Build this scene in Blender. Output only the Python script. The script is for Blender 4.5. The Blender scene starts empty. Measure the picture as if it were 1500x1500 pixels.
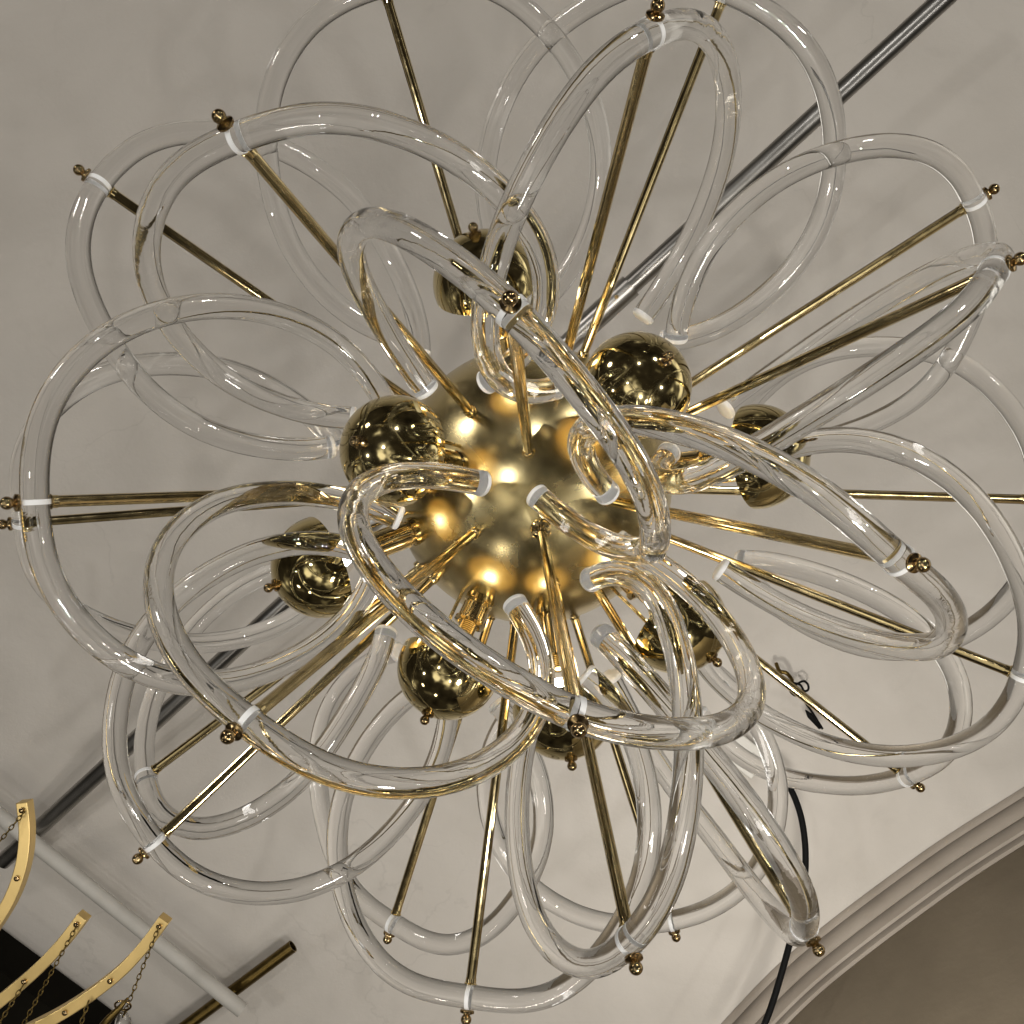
import math
# ---- tuning values
BULB = 80
WSTR = 1.0
EXPO = 0.65
WORLD = [(.30, (.006, .005, .004)), (.54, (.022, .019, .015)), (.61, (.12, .11, .09)), (.70, (.9, .85, .75))]
LIGHTS = [((-1.5, -1.35, .35), (0, 0, 1.9), .25, 4.2, (1, .94, .88)),
          ((.50, .62, -.15), (.9, .8, 1.9), .24, 6, (1, .95, .88)),
          ((.36, .62, 1.12), (.62, .70, 1.9), .10, 1.9, (1, .95, .88)),  # unseen fill added near the ceiling to brighten its lower right part
          ((-.9, 1.9, -.3), (-.6, .8, 1.2), .12, 1.3, (1, .93, .84)),
          ((1.2, -1.8, -.2), (.6, -.6, 1.9), .14, 7.5, (1, .96, .9)),
          ((-.62, .46, .55), (-.50, .50, 1.1), .08, .12, (1, .96, .9)),  # unseen fill added to brighten the curved brass arms
          ((.2, .9, -1.2), (0, 0, 1.5), .05, 3.6, (1, .98, .95)),
          ((1.6, .1, -.6), (0, 0, 1.3), .04, 2.4, (1, .98, .95)),
          ((-1.7, .3, -.4), (0, 0, 1.3), .04, 2.4, (1, .98, .95)),
          ((.1, -1.3, -.5), (0, 0, 1.3), .04, 2.4, (1, .98, .95)),
          ((-.7, -.2, -1.0), (0, 0, 1.5), .05, 3.6, (1, .98, .95))]
import bpy, bmesh, math, random
from mathutils import Vector, Matrix
random.seed(7)
scene = bpy.context.scene
COL = scene.collection
F = 1609.0                      # focal length in pixels of a 1500 px wide frame
def at(px, py, z):              # photo pixel at distance z above the camera -> point (camera at the origin looks straight up)
    return Vector(((px-750)/F*z, (py-750)/F*z, z))
# ------------------------------------------------------------------ materials
def new_mat(name):
    m = bpy.data.materials.new(name); m.use_nodes = True
    nt = m.node_tree; b = nt.nodes['Principled BSDF']
    return m, nt, b
def noise(nt, scale, detail=4, rough=.55, vec=None, dist=0):
    n = nt.nodes.new('ShaderNodeTexNoise'); n.inputs['Scale'].default_value = scale
    n.inputs['Detail'].default_value = detail; n.inputs['Roughness'].default_value = rough
    n.inputs['Distortion'].default_value = dist
    tc = nt.nodes.new('ShaderNodeTexCoord')
    nt.links.new(vec if vec else tc.outputs['Object'], n.inputs['Vector'])
    return n.outputs['Fac']
def ramp(nt, fac, stops):
    r = nt.nodes.new('ShaderNodeValToRGB'); e = r.color_ramp.elements
    e[0].position, e[0].color = stops[0][0], (*stops[0][1], 1)
    e[1].position, e[1].color = stops[-1][0], (*stops[-1][1], 1)
    for p, c in stops[1:-1]:
        x = e.new(p); x.color = (*c, 1)
    nt.links.new(fac, r.inputs['Fac']); return r.outputs['Color']
def bump(nt, b, fac, strength, dist=.001):
    n = nt.nodes.new('ShaderNodeBump'); n.inputs['Strength'].default_value = strength
    n.inputs['Distance'].default_value = dist
    nt.links.new(fac, n.inputs['Height']); nt.links.new(n.outputs['Normal'], b.inputs['Normal'])
def g(v): return (v, v, v)
def brass(name, col, r0, r1, scale, dark=None, bs=.15, stretch=None):
    m, nt, b = new_mat(name)
    b.inputs['Metallic'].default_value = 1
    vec = None
    if stretch:
        tc = nt.nodes.new('ShaderNodeTexCoord'); mp = nt.nodes.new('ShaderNodeMapping')
        mp.inputs['Scale'].default_value = stretch
        nt.links.new(tc.outputs['Object'], mp.inputs['Vector']); vec = mp.outputs['Vector']
    n = noise(nt, scale, 5, .6, vec, 1.2)
    dark = dark or tuple(c*.72 for c in col)
    nt.links.new(ramp(nt, n, [(.35, dark), (.62, col)]), b.inputs['Base Color'])
    rr = nt.nodes.new('ShaderNodeMapRange'); rr.inputs['From Min'].default_value = .3; rr.inputs['From Max'].default_value = .7
    rr.inputs['To Min'].default_value = r0; rr.inputs['To Max'].default_value = r1
    nt.links.new(n, rr.inputs['Value']); nt.links.new(rr.outputs['Result'], b.inputs['Roughness'])
    bump(nt, b, noise(nt, scale*4, 3, .6, vec), bs, .0004)
    return m
M = {}
M['sphere'] = brass('brushed_brass', (.66, .55, .29), .17, .33, 9, dark=(.48, .39, .19), bs=.06)
M['rod']    = brass('drawn_brass', (.72, .58, .31), .07, .15, 60, bs=.04)
M['shade']  = brass('polished_brass', (.68, .57, .30), .03, .11, 9, dark=(.56, .46, .22), bs=.0)
M['added_lining'] = brass('added_satin_lining', (.85, .72, .42), .40, .5, 30, bs=.05)  # paler than the shade, for the skin added inside it
M['dark_brass'] = brass('aged_brass', (.42, .30, .15), .10, .2, 120, bs=.03)
M['arm'] = brass('satin_brass', (.80, .59, .25), .34, .46, 12, bs=.05, dark=(.70, .52, .22))
M['old_brass'] = brass('tarnished_brass', (.16, .11, .035), .3, .42, 30)
M['steel'] = brass('dull_steel', (.38, .37, .35), .28, .36, 5, dark=(.27, .26, .245), bs=.02)
m, nt, b = new_mat('clear_glass')
b.inputs['Base Color'].default_value = (1, 1, 1, 1)
b.inputs['Transmission Weight'].default_value = 1; b.inputs['Roughness'].default_value = 0; b.inputs['IOR'].default_value = 1.49
n_a = nt.nodes.new('ShaderNodeBump'); n_a.inputs['Strength'].default_value = .35; n_a.inputs['Distance'].default_value = .0024
nt.links.new(noise(nt, 22, 2, .5), n_a.inputs['Height'])
n_b = nt.nodes.new('ShaderNodeBump'); n_b.inputs['Strength'].default_value = .14; n_b.inputs['Distance'].default_value = .0005
nt.links.new(noise(nt, 110, 3, .6, None, .8), n_b.inputs['Height']); nt.links.new(n_a.outputs['Normal'], n_b.inputs['Normal'])
nt.links.new(n_b.outputs['Normal'], b.inputs['Normal'])
M['glass'] = m
m, nt, b = new_mat('frosted_glass')
b.inputs['Base Color'].default_value = (.90, .90, .90, 1); b.inputs['Roughness'].default_value = .5
b.inputs['Specular IOR Level'].default_value = .4
M['frost'] = m
m, nt, b = new_mat('bulb_glass')
b.inputs['Base Color'].default_value = (1, .96, .9, 1)
b.inputs['Transmission Weight'].default_value = 1; b.inputs['Roughness'].default_value = .0; b.inputs['IOR'].default_value = 1.1
M['bulb'] = m
m, nt, b = new_mat('lit_filament')
b.inputs['Base Color'].default_value = (1, .8, .5, 1)
b.inputs['Emission Color'].default_value = (1, .93, .79, 1); b.inputs['Emission Strength'].default_value = BULB
M['lit'] = m
m, nt, b = new_mat('white_plastic'); b.inputs['Base Color'].default_value = (.86, .86, .85, 1); b.inputs['Roughness'].default_value = .45
M['white'] = m
m, nt, b = new_mat('ivory_plastic'); b.inputs['Base Color'].default_value = (.60, .58, .53, 1); b.inputs['Roughness'].default_value = .5
M['ivory'] = m
m, nt, b = new_mat('black_rubber'); b.inputs['Base Color'].default_value = (.005, .005, .005, 1); b.inputs['Roughness'].default_value = .7; b.inputs['Specular IOR Level'].default_value = .08
M['black'] = m
m, nt, b = new_mat('grey_white_paint'); b.inputs['Roughness'].default_value = .6
nt.links.new(ramp(nt, noise(nt, 18, 6, .65), [(.3, (.44, .42, .38)), (.7, (.52, .50, .455))]), b.inputs['Base Color'])
bump(nt, b, noise(nt, 60), .2); M['conduit'] = m
m, nt, b = new_mat('dark_paint'); b.inputs['Roughness'].default_value = .9; b.inputs['Specular IOR Level'].default_value = .05
nt.links.new(ramp(nt, noise(nt, 8), [(.3, (.004, .0035, .002)), (.7, (.008, .007, .005))]), b.inputs['Base Color']); M['dark'] = m
# plaster of the ceiling: mottled repaint patches, hairline cracks
m, nt, b = new_mat('ceiling_plaster'); b.inputs['Roughness'].default_value = .85
c1 = ramp(nt, noise(nt, 2.6, 5, .6, None, .6), [(.30, (.475, .443, .398)), (.52, (.518, .484, .437)), (.72, (.545, .512, .465))])
c2 = ramp(nt, noise(nt, 9, 6, .65, None, 1.5), [(.28, (.84, .835, .83)), (.45, g(.98)), (.75, g(1.0))])
mx = nt.nodes.new('ShaderNodeMix'); mx.data_type = 'RGBA'; mx.blend_type = 'MULTIPLY'; mx.inputs['Factor'].default_value = .32
nt.links.new(c1, mx.inputs[6]); nt.links.new(c2, mx.inputs[7])
# cracks: edges of distorted voronoi cells, kept only where a mask allows
tc = nt.nodes.new('ShaderNodeTexCoord')
nz = nt.nodes.new('ShaderNodeTexNoise'); nz.inputs['Scale'].default_value = 5; nz.inputs['Detail'].default_value = 8
nt.links.new(tc.outputs['Object'], nz.inputs['Vector'])
ml = nt.nodes.new('ShaderNodeMixRGB'); ml.inputs['Fac'].default_value = .28
nt.links.new(tc.outputs['Object'], ml.inputs['Color1']); nt.links.new(nz.outputs['Color'], ml.inputs['Color2'])
vo = nt.nodes.new('ShaderNodeTexVoronoi'); vo.feature = 'DISTANCE_TO_EDGE'; vo.inputs['Scale'].default_value = 2.1
nt.links.new(ml.outputs['Color'], vo.inputs['Vector'])
ck = ramp(nt, vo.outputs['Distance'], [(.0, g(0)), (.0045, g(1))])
mk = ramp(nt, noise(nt, 2.2, 2), [(.53, g(1)), (.60, g(0))])
ad = nt.nodes.new('ShaderNodeMix'); ad.data_type = 'RGBA'; ad.blend_type = 'ADD'; ad.inputs['Factor'].default_value = 1; ad.clamp_result = True
nt.links.new(ck, ad.inputs[6]); nt.links.new(mk, ad.inputs[7])
mr = nt.nodes.new('ShaderNodeMapRange'); mr.inputs['To Min'].default_value = .91; nt.links.new(ad.outputs[2], mr.inputs['Value'])
m2 = nt.nodes.new('ShaderNodeMix'); m2.data_type = 'RGBA'; m2.blend_type = 'MULTIPLY'; m2.inputs['Factor'].default_value = 1
nt.links.new(mx.outputs[2], m2.inputs[6]); nt.links.new(mr.outputs['Result'], m2.inputs[7])
nt.links.new(m2.outputs[2], b.inputs['Base Color'])
bump(nt, b, noise(nt, 7, 8, .6), .35, .012)
M['plaster'] = m
m, nt, b = new_mat('taupe_plaster'); b.inputs['Roughness'].default_value = .8
nt.links.new(ramp(nt, noise(nt, 5, 6, .6), [(.3, (.125, .10, .066)), (.7, (.17, .138, .095))]), b.inputs['Base Color'])
bump(nt, b, noise(nt, 22, 6, .6), .3, .006); M['taupe'] = m
m, nt, b = new_mat('cornice_paint'); b.inputs['Roughness'].default_value = .7
nt.links.new(ramp(nt, noise(nt, 6, 6, .6), [(.3, (.27, .232, .19)), (.7, (.34, .298, .25))]), b.inputs['Base Color'])
bump(nt, b, noise(nt, 25, 6, .6), .3, .004); M['cornice'] = m
# ------------------------------------------------------------------ mesh helpers
def link(name, bm, mat, parent=None, smooth=True, angle=None):
    me = bpy.data.meshes.new(name); bm.normal_update(); bm.to_mesh(me); bm.free()
    me.materials.append(mat)
    for p in me.polygons: p.use_smooth = smooth
    if smooth and angle:
        try: me.set_sharp_from_angle(angle=math.radians(angle))
        except Exception: pass
    o = bpy.data.objects.new(name, me); COL.objects.link(o)
    if parent: o.parent = parent
    return o
def tag(o, label=None, cat=None, group=None, kind=None):
    if label: o['label'] = label
    if cat: o['category'] = cat
    if group: o['group'] = group
    if kind: o['kind'] = kind
    return o
def empty(name, loc=(0, 0, 0)):
    o = bpy.data.objects.new(name, None); o.empty_display_size = .05; COL.objects.link(o); o.location = loc; return o
def frame_of(d):
    d = Vector(d).normalized(); a = Vector((0, 0, 1)) if abs(d.z) < .9 else Vector((1, 0, 0))
    x = a.cross(d).normalized(); y = d.cross(x); return x, y, d
def sweep(bm, pts, rad, n=24, caps=True, round_end=0.0, closed=False):
    pts = [Vector(p) for p in pts]; N = len(pts)
    T = [((pts[(i+1) % N] if closed else pts[min(i+1, N-1)]) - (pts[i-1] if closed else pts[max(i-1, 0)])).normalized() for i in range(N)]
    x, y, _ = frame_of(T[0]); rings = []
    rr = (lambda i: rad[i]) if isinstance(rad, (list, tuple)) else (lambda i: rad)
    for i in range(N):
        x = (x - T[i]*x.dot(T[i])).normalized(); y = T[i].cross(x)
        rings.append([bm.verts.new(pts[i] + (x*math.cos(2*math.pi*k/n) + y*math.sin(2*math.pi*k/n))*rr(i)) for k in range(n)])
    for i in range(N if closed else N-1):
        a, c = rings[i], rings[(i+1) % N]
        for k in range(n): bm.faces.new((a[k], a[(k+1) % n], c[(k+1) % n], c[k]))
    if caps and not closed:
        bm.faces.new(list(reversed(rings[0]))); bm.faces.new(rings[-1])
    return rings
def lathe(bm, org, d, prof, n=32):      # prof: list of (distance along d, radius); radius 0 closes
    x, y, d = frame_of(d); org = Vector(org); prev = None
    for (h, r) in prof:
        if r <= 1e-6: cur = [bm.verts.new(org + d*h)]
        else: cur = [bm.verts.new(org + d*h + (x*math.cos(2*math.pi*k/n) + y*math.sin(2*math.pi*k/n))*r) for k in range(n)]
        if prev:
            if len(prev) == 1 and len(cur) > 1:
                for k in range(n): bm.faces.new((prev[0], cur[(k+1) % n], cur[k]))
            elif len(cur) == 1 and len(prev) > 1:
                for k in range(n): bm.faces.new((prev[k], prev[(k+1) % n], cur[0]))
            elif len(cur) > 1:
                for k in range(n): bm.faces.new((prev[k], prev[(k+1) % n], cur[(k+1) % n], cur[k]))
        prev = cur
def fluted(bm, org, d, h0, h1, r, n=11):
    x, y, d = frame_of(d); rings = []
    for h in (h0, h1):
        rings.append([bm.verts.new(Vector(org) + d*h + (x*math.cos(2*math.pi*k/(n*4)) + y*math.sin(2*math.pi*k/(n*4)))*r*(1 - .035*(1-math.cos(2*math.pi*k/4)))) for k in range(n*4)])
    N = n*4
    for k in range(N): bm.faces.new((rings[0][k], rings[0][(k+1) % N], rings[1][(k+1) % N], rings[1][k]))
def box(bm, c, X, Y, Z):                # half-extent vectors
    c, X, Y, Z = Vector(c), Vector(X), Vector(Y), Vector(Z)
    v = [bm.verts.new(c + X*i + Y*j + Z*k) for i in (-1, 1) for j in (-1, 1) for k in (-1, 1)]
    for f in ((0,1,3,2), (4,6,7,5), (0,4,5,1), (2,3,7,6), (0,2,6,4), (1,5,7,3)): bm.faces.new([v[i] for i in f])
    bmesh.ops.recalc_face_normals(bm, faces=bm.faces[:])
def resample(pts, n):                   # Catmull-Rom through the points
    P = [Vector(p) for p in pts]; out = []
    for i in range(len(P)-1):
        a = P[max(i-1, 0)]; b_ = P[i]; c = P[i+1]; d = P[min(i+2, len(P)-1)]
        for k in range(n):
            t = k/n
            out.append(.5*((2*b_) + (c-a)*t + (2*a-5*b_+4*c-d)*t*t + (3*b_-a-3*c+d)*t**3))
    out.append(P[-1]); return out
LOOPS = {
'A': ((-0.7804, -0.5289, -0.3335), 0.452, [-804,-1383,9594,-809,-1496,9615,-824,-1610,9632,-849,-1724,9644,-882,-1837,9652,-923,-1948,9654,-969,-2058,9652,-1020,-2165,9645,-1075,-2271,9634,-1133,-2377,9617,-1196,-2482,9596,-1266,-2582,9571,-1343,-2677,9541,-1429,-2763,9508,-1521,-2839,9470,-1620,-2907,9429,-1723,-2967,9385,-1831,-3018,9338,-1941,-3060,9289,-2053,-3093,9237,-2165,-3115,9184,-2275,-3127,9129,-2382,-3129,9073,-2487,-3120,9017,-2590,-3100,8961,-2690,-3070,8905,-2785,-3029,8849,-2876,-2977,8795,-2959,-2913,8743,-3034,-2837,8692,-3099,-2752,8644,-3156,-2663,8598,-3204,-2569,8555,-3246,-2473,8516,-3279,-2372,8480,-3303,-2267,8449,-3315,-2159,8421,-3317,-2050,8398,-3307,-1940,8379,-3287,-1831,8365,-3256,-1722,8355,-3218,-1615,8351,-3171,-1507,8351,-3119,-1401,8356,-3061,-1296,8366,-2999,-1193,8380,-2932,-1093,8399,-2858,-997,8423,-2776,-907,8450,-2685,-824,8482,-2588,-749,8517,-2484,-684,8555,-2377,-629,8597,-2267,-587,8642,-2155,-554,8689,-2041,-530,8738,-1928,-515,8788,-1815,-507,8840,-1704,-507,8893,-1597,-516,8946,-1493,-534,9000]),
'B': ((-0.4217, -0.4588, -0.7821), 0.452, [-1268,-744,8757,-1396,-755,8757,-1523,-772,8749,-1647,-796,8732,-1768,-827,8706,-1884,-865,8672,-1993,-909,8630,-2094,-959,8581,-2186,-1014,8524,-2268,-1074,8461,-2340,-1136,8390,-2401,-1202,8311,-2450,-1270,8223,-2490,-1340,8130,-2518,-1411,8030,-2536,-1484,7927,-2543,-1556,7819,-2537,-1627,7710,-2520,-1697,7599,-2491,-1766,7488,-2452,-1833,7378,-2402,-1897,7270,-2343,-1959,7165,-2275,-2016,7065,-2198,-2069,6969,-2111,-2115,6880,-2014,-2154,6798,-1908,-2187,6725,-1796,-2215,6660,-1678,-2241,6605,-1557,-2266,6560,-1435,-2288,6523,-1312,-2306,6494,-1190,-2316,6473,-1068,-2316,6461,-947,-2306,6457,-828,-2287,6462,-711,-2260,6476,-597,-2227,6499,-488,-2188,6529,-383,-2145,6568,-286,-2097,6615,-194,-2046,6669,-110,-1991,6730,-33,-1934,6798,36,-1876,6872,96,-1816,6951,144,-1755,7035,181,-1693,7123,207,-1630,7214,222,-1566,7308,227,-1502,7403,222,-1436,7500,206,-1370,7597,180,-1305,7693,145,-1241,7789,98,-1180,7882,41,-1122,7972,-25,-1068,8058,-102,-1019,8141,-187,-976,8218]),
'C': ((-0.284, -0.9285, -0.2393), 0.452, [-1024,-1516,9451,-1142,-1558,9427,-1256,-1610,9401,-1365,-1673,9374,-1467,-1747,9346,-1562,-1829,9317,-1648,-1920,9287,-1726,-2019,9257,-1794,-2123,9226,-1853,-2232,9195,-1902,-2346,9166,-1942,-2462,9137,-1974,-2582,9110,-1997,-2704,9085,-2012,-2829,9061,-2019,-2957,9039,-2018,-3085,9019,-2008,-3213,9001,-1986,-3339,8985,-1953,-3462,8971,-1908,-3581,8960,-1851,-3696,8950,-1783,-3803,8944,-1704,-3904,8939,-1613,-3996,8937,-1511,-4077,8937,-1400,-4147,8940,-1280,-4206,8944,-1156,-4256,8951,-1029,-4299,8959,-901,-4336,8969,-773,-4364,8981,-644,-4381,8994,-514,-4384,9009,-384,-4371,9026,-258,-4345,9044,-137,-4304,9063,-23,-4251,9083,84,-4186,9105,184,-4111,9128,277,-4027,9152,364,-3937,9177,445,-3841,9202,519,-3739,9229,585,-3633,9255,642,-3521,9282,689,-3404,9309,724,-3282,9337,748,-3157,9364,760,-3032,9391,760,-2907,9418,749,-2783,9442,727,-2661,9466,697,-2540,9487,656,-2421,9506,606,-2304,9522,547,-2191,9537,479,-2082,9548,403,-1980,9558,317,-1885,9564,224,-1800,9568]),
'D': ((0.1477, -0.6014, -0.7852), 0.452, [330,-955,8437,260,-926,8347,195,-906,8252,133,-894,8152,77,-890,8047,25,-894,7939,-21,-905,7828,-63,-923,7715,-98,-949,7602,-128,-985,7489,-151,-1029,7377,-166,-1083,7267,-174,-1146,7161,-174,-1216,7057,-165,-1292,6959,-150,-1373,6866,-127,-1459,6779,-98,-1548,6700,-63,-1640,6627,-22,-1735,6563,25,-1832,6508,76,-1931,6462,133,-2032,6425,194,-2135,6399,258,-2238,6382,326,-2339,6376,398,-2438,6380,471,-2531,6394,548,-2617,6418,627,-2696,6452,707,-2768,6495,787,-2834,6548,866,-2895,6610,942,-2950,6680,1016,-2999,6758,1087,-3039,6843,1155,-3069,6934,1219,-3089,7031,1280,-3099,7133,1335,-3101,7238,1386,-3094,7347,1431,-3078,7458,1471,-3053,7571,1506,-3019,7683,1536,-2976,7796,1559,-2925,7906,1576,-2866,8015,1585,-2800,8120,1586,-2727,8221,1579,-2649,8316,1564,-2566,8407,1541,-2478,8490,1511,-2386,8567,1473,-2290,8635,1429,-2192,8695,1379,-2092,8747,1323,-1989,8789,1262,-1886,8821,1197,-1783,8843,1129,-1681,8855,1058,-1581,8858]),
'E': ((0.3446, -0.8887, -0.3023), 0.452, [44,-2105,9894,-30,-2214,9907,-94,-2331,9916,-148,-2453,9922,-190,-2580,9923,-220,-2712,9921,-237,-2845,9915,-240,-2980,9905,-232,-3113,9892,-212,-3244,9875,-181,-3372,9851,-141,-3495,9817,-92,-3611,9775,-35,-3721,9725,30,-3821,9668,102,-3911,9606,182,-3991,9538,270,-4060,9468,365,-4119,9394,467,-4170,9319,575,-4213,9243,688,-4249,9167,805,-4279,9093,923,-4301,9021,1041,-4312,8953,1159,-4309,8889,1277,-4291,8831,1393,-4257,8780,1507,-4210,8736,1620,-4154,8700,1730,-4095,8674,1839,-4031,8651,1944,-3963,8632,2045,-3888,8616,2140,-3805,8603,2227,-3714,8594,2304,-3615,8589,2370,-3508,8587,2424,-3395,8589,2467,-3277,8595,2499,-3156,8605,2522,-3033,8618,2535,-2910,8636,2540,-2787,8656,2535,-2666,8681,2521,-2546,8708,2497,-2428,8739,2462,-2312,8773,2415,-2200,8810,2357,-2094,8848,2289,-1994,8890,2213,-1902,8933,2129,-1818,8977,2039,-1741,9023,1945,-1672,9070,1847,-1611,9118,1746,-1558,9166,1640,-1516,9214,1530,-1484,9261,1417,-1464,9308,1301,-1454,9354]),
'F': ((0.8154, -0.5186, -0.2572), 0.452, [1325,-1406,8866,1330,-1497,8814,1343,-1590,8764,1364,-1683,8716,1393,-1777,8670,1429,-1870,8626,1472,-1962,8585,1523,-2051,8547,1581,-2136,8513,1646,-2217,8481,1717,-2293,8454,1794,-2365,8430,1876,-2432,8411,1963,-2496,8395,2054,-2554,8384,2150,-2606,8377,2249,-2652,8375,2351,-2693,8377,2455,-2729,8383,2560,-2759,8394,2665,-2785,8409,2770,-2805,8428,2873,-2820,8452,2976,-2827,8479,3076,-2828,8511,3174,-2820,8546,3270,-2804,8584,3361,-2778,8625,3446,-2743,8670,3525,-2699,8717,3598,-2646,8766,3665,-2585,8818,3727,-2519,8871,3785,-2448,8925,3838,-2374,8981,3884,-2297,9037,3921,-2217,9093,3947,-2135,9150,3963,-2050,9206,3969,-1963,9261,3966,-1873,9315,3955,-1781,9368,3939,-1687,9419,3917,-1592,9468,3888,-1496,9514,3852,-1400,9558,3808,-1306,9599,3754,-1215,9636,3691,-1130,9671,3617,-1052,9701,3535,-982,9728,3447,-920,9750,3353,-864,9769,3256,-814,9783,3156,-770,9793,3054,-731,9799,2951,-696,9800,2848,-666,9796,2744,-641,9789,2641,-622,9776,2537,-609,9760]),
'G': ((0.6626, -0.2955, -0.6883), 0.452, [1808,-872,9285,1906,-948,9315,2008,-1025,9333,2112,-1102,9339,2218,-1178,9333,2323,-1253,9315,2426,-1326,9285,2527,-1397,9244,2625,-1465,9191,2721,-1530,9128,2813,-1591,9054,2900,-1646,8971,2980,-1695,8879,3053,-1738,8779,3116,-1773,8672,3170,-1801,8559,3216,-1822,8440,3253,-1835,8318,3283,-1841,8192,3304,-1839,8065,3317,-1831,7937,3321,-1816,7809,3315,-1795,7683,3301,-1768,7559,3281,-1736,7439,3249,-1698,7323,3203,-1654,7214,3145,-1603,7111,3081,-1545,7016,3016,-1478,6930,2946,-1406,6852,2871,-1330,6785,2787,-1254,6728,2694,-1179,6682,2595,-1104,6648,2492,-1030,6626,2387,-958,6615,2280,-886,6616,2175,-816,6630,2070,-746,6655,1967,-678,6692,1867,-612,6741,1769,-547,6800,1677,-485,6870,1589,-426,6950,1508,-373,7038,1432,-325,7135,1363,-285,7240,1301,-253,7350,1247,-230,7467,1200,-216,7587,1163,-212,7712,1134,-216,7838,1115,-227,7966,1104,-245,8093,1101,-268,8220,1109,-297,8344,1129,-331,8465,1161,-372,8581,1203,-418,8693,1254,-470,8797]),
'H': ((0.9882, 0.0332, -0.1497), 0.452, [2120,-900,10036,2190,-995,10047,2267,-1085,10056,2353,-1167,10063,2445,-1243,10068,2544,-1309,10071,2647,-1365,10072,2754,-1412,10071,2862,-1449,10067,2973,-1477,10062,3086,-1496,10054,3199,-1507,10039,3314,-1510,10020,3430,-1505,9996,3546,-1492,9968,3660,-1471,9936,3770,-1439,9900,3874,-1396,9862,3972,-1342,9822,4062,-1276,9780,4143,-1199,9737,4217,-1113,9693,4283,-1020,9649,4343,-923,9605,4394,-821,9563,4437,-717,9521,4469,-610,9482,4489,-499,9446,4498,-386,9412,4499,-270,9383,4493,-152,9357,4484,-34,9336,4472,83,9320,4454,197,9309,4428,309,9302,4392,416,9299,4346,518,9300,4290,615,9305,4226,707,9313,4155,792,9324,4077,871,9338,3993,943,9354,3902,1008,9372,3805,1065,9391,3703,1112,9412,3597,1150,9434,3486,1177,9457,3373,1191,9480,3258,1193,9502,3144,1183,9523,3031,1161,9544,2920,1130,9562,2811,1090,9579,2704,1043,9596,2599,991,9615,2497,933,9634,2398,868,9655,2304,797,9676,2215,719,9698,2135,633,9721,2062,540,9744]),
'I': ((0.4546, 0.1186, -0.8828), 0.452, [691,-139,7972,629,-200,7886,576,-259,7794,533,-313,7697,499,-364,7596,476,-409,7492,463,-448,7386,460,-480,7278,465,-505,7169,476,-522,7061,492,-534,6953,515,-541,6848,546,-546,6746,586,-547,6647,634,-546,6553,691,-539,6463,756,-528,6380,829,-511,6304,911,-486,6235,999,-456,6173,1093,-419,6120,1192,-376,6076,1294,-327,6041,1397,-274,6015,1499,-215,5999,1600,-153,5993,1698,-86,5996,1794,-16,6010,1888,57,6033,1981,131,6065,2075,202,6107,2169,270,6157,2263,333,6217,2355,393,6284,2442,450,6358,2520,508,6440,2588,567,6527,2645,626,6620,2690,683,6718,2723,737,6820,2745,786,6925,2756,829,7032,2756,863,7141,2747,889,7250,2730,907,7359,2708,919,7466,2680,927,7572,2644,929,7674,2601,926,7773,2548,917,7867,2486,902,7956,2417,881,8038,2340,853,8114,2259,820,8183,2173,782,8243,2085,738,8295,1993,688,8338,1899,632,8373,1802,572,8397,1703,508,8412,1604,442,8417]),
'J': ((0.8858, 0.3561, -0.2976), 0.452, [1850,-404,8159,1921,-438,8100,1994,-466,8041,2070,-488,7983,2149,-504,7924,2230,-513,7867,2314,-515,7811,2399,-508,7756,2485,-493,7706,2574,-471,7670,2666,-441,7649,2760,-405,7641,2855,-361,7645,2952,-309,7662,3049,-250,7688,3146,-184,7724,3242,-112,7769,3335,-34,7821,3426,49,7880,3512,136,7945,3595,227,8013,3674,321,8085,3748,417,8159,3818,516,8234,3882,616,8308,3937,717,8382,3984,819,8452,4020,923,8518,4044,1027,8579,4055,1131,8633,4053,1234,8679,4038,1336,8716,4015,1436,8750,3982,1532,8785,3940,1623,8820,3886,1706,8856,3821,1779,8891,3746,1842,8926,3664,1895,8962,3575,1940,8997,3481,1976,9032,3384,2003,9068,3283,2022,9103,3181,2033,9138,3078,2035,9172,2974,2030,9206,2870,2018,9240,2767,2000,9273,2665,1974,9306,2565,1943,9338,2467,1905,9370,2371,1862,9401,2275,1814,9431,2182,1761,9461,2092,1704,9491,2004,1642,9518,1919,1576,9542,1839,1504,9561,1764,1426,9577,1696,1343,9588,1633,1255,9594]),
'K': ((0.7882, 0.6149, 0.0232), 0.452, [2048,432,9802,2128,430,9727,2211,435,9656,2295,447,9589,2381,464,9526,2468,486,9468,2555,511,9414,2644,540,9366,2733,572,9323,2823,608,9285,2912,648,9253,3002,692,9227,3090,739,9206,3176,790,9188,3259,845,9174,3339,904,9165,3414,967,9160,3484,1033,9159,3548,1104,9164,3606,1177,9173,3657,1253,9187,3701,1332,9207,3739,1412,9231,3771,1494,9261,3797,1576,9296,3817,1659,9336,3832,1741,9381,3840,1822,9431,3843,1901,9486,3839,1979,9545,3829,2053,9609,3811,2124,9677,3787,2190,9749,3756,2252,9825,3719,2310,9905,3678,2364,9989,3633,2415,10075,3584,2463,10164,3533,2508,10254,3478,2549,10345,3420,2586,10435,3359,2617,10525,3294,2644,10613,3226,2665,10699,3155,2681,10783,3081,2692,10864,3004,2699,10942,2924,2700,11017,2841,2696,11087,2756,2685,11152,2671,2666,11213,2585,2640,11268,2502,2606,11318,2421,2563,11362,2344,2513,11399,2272,2457,11430,2203,2394,11455,2138,2326,11472,2076,2253,11483,2016,2178,11486,1958,2101,11482]),
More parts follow.
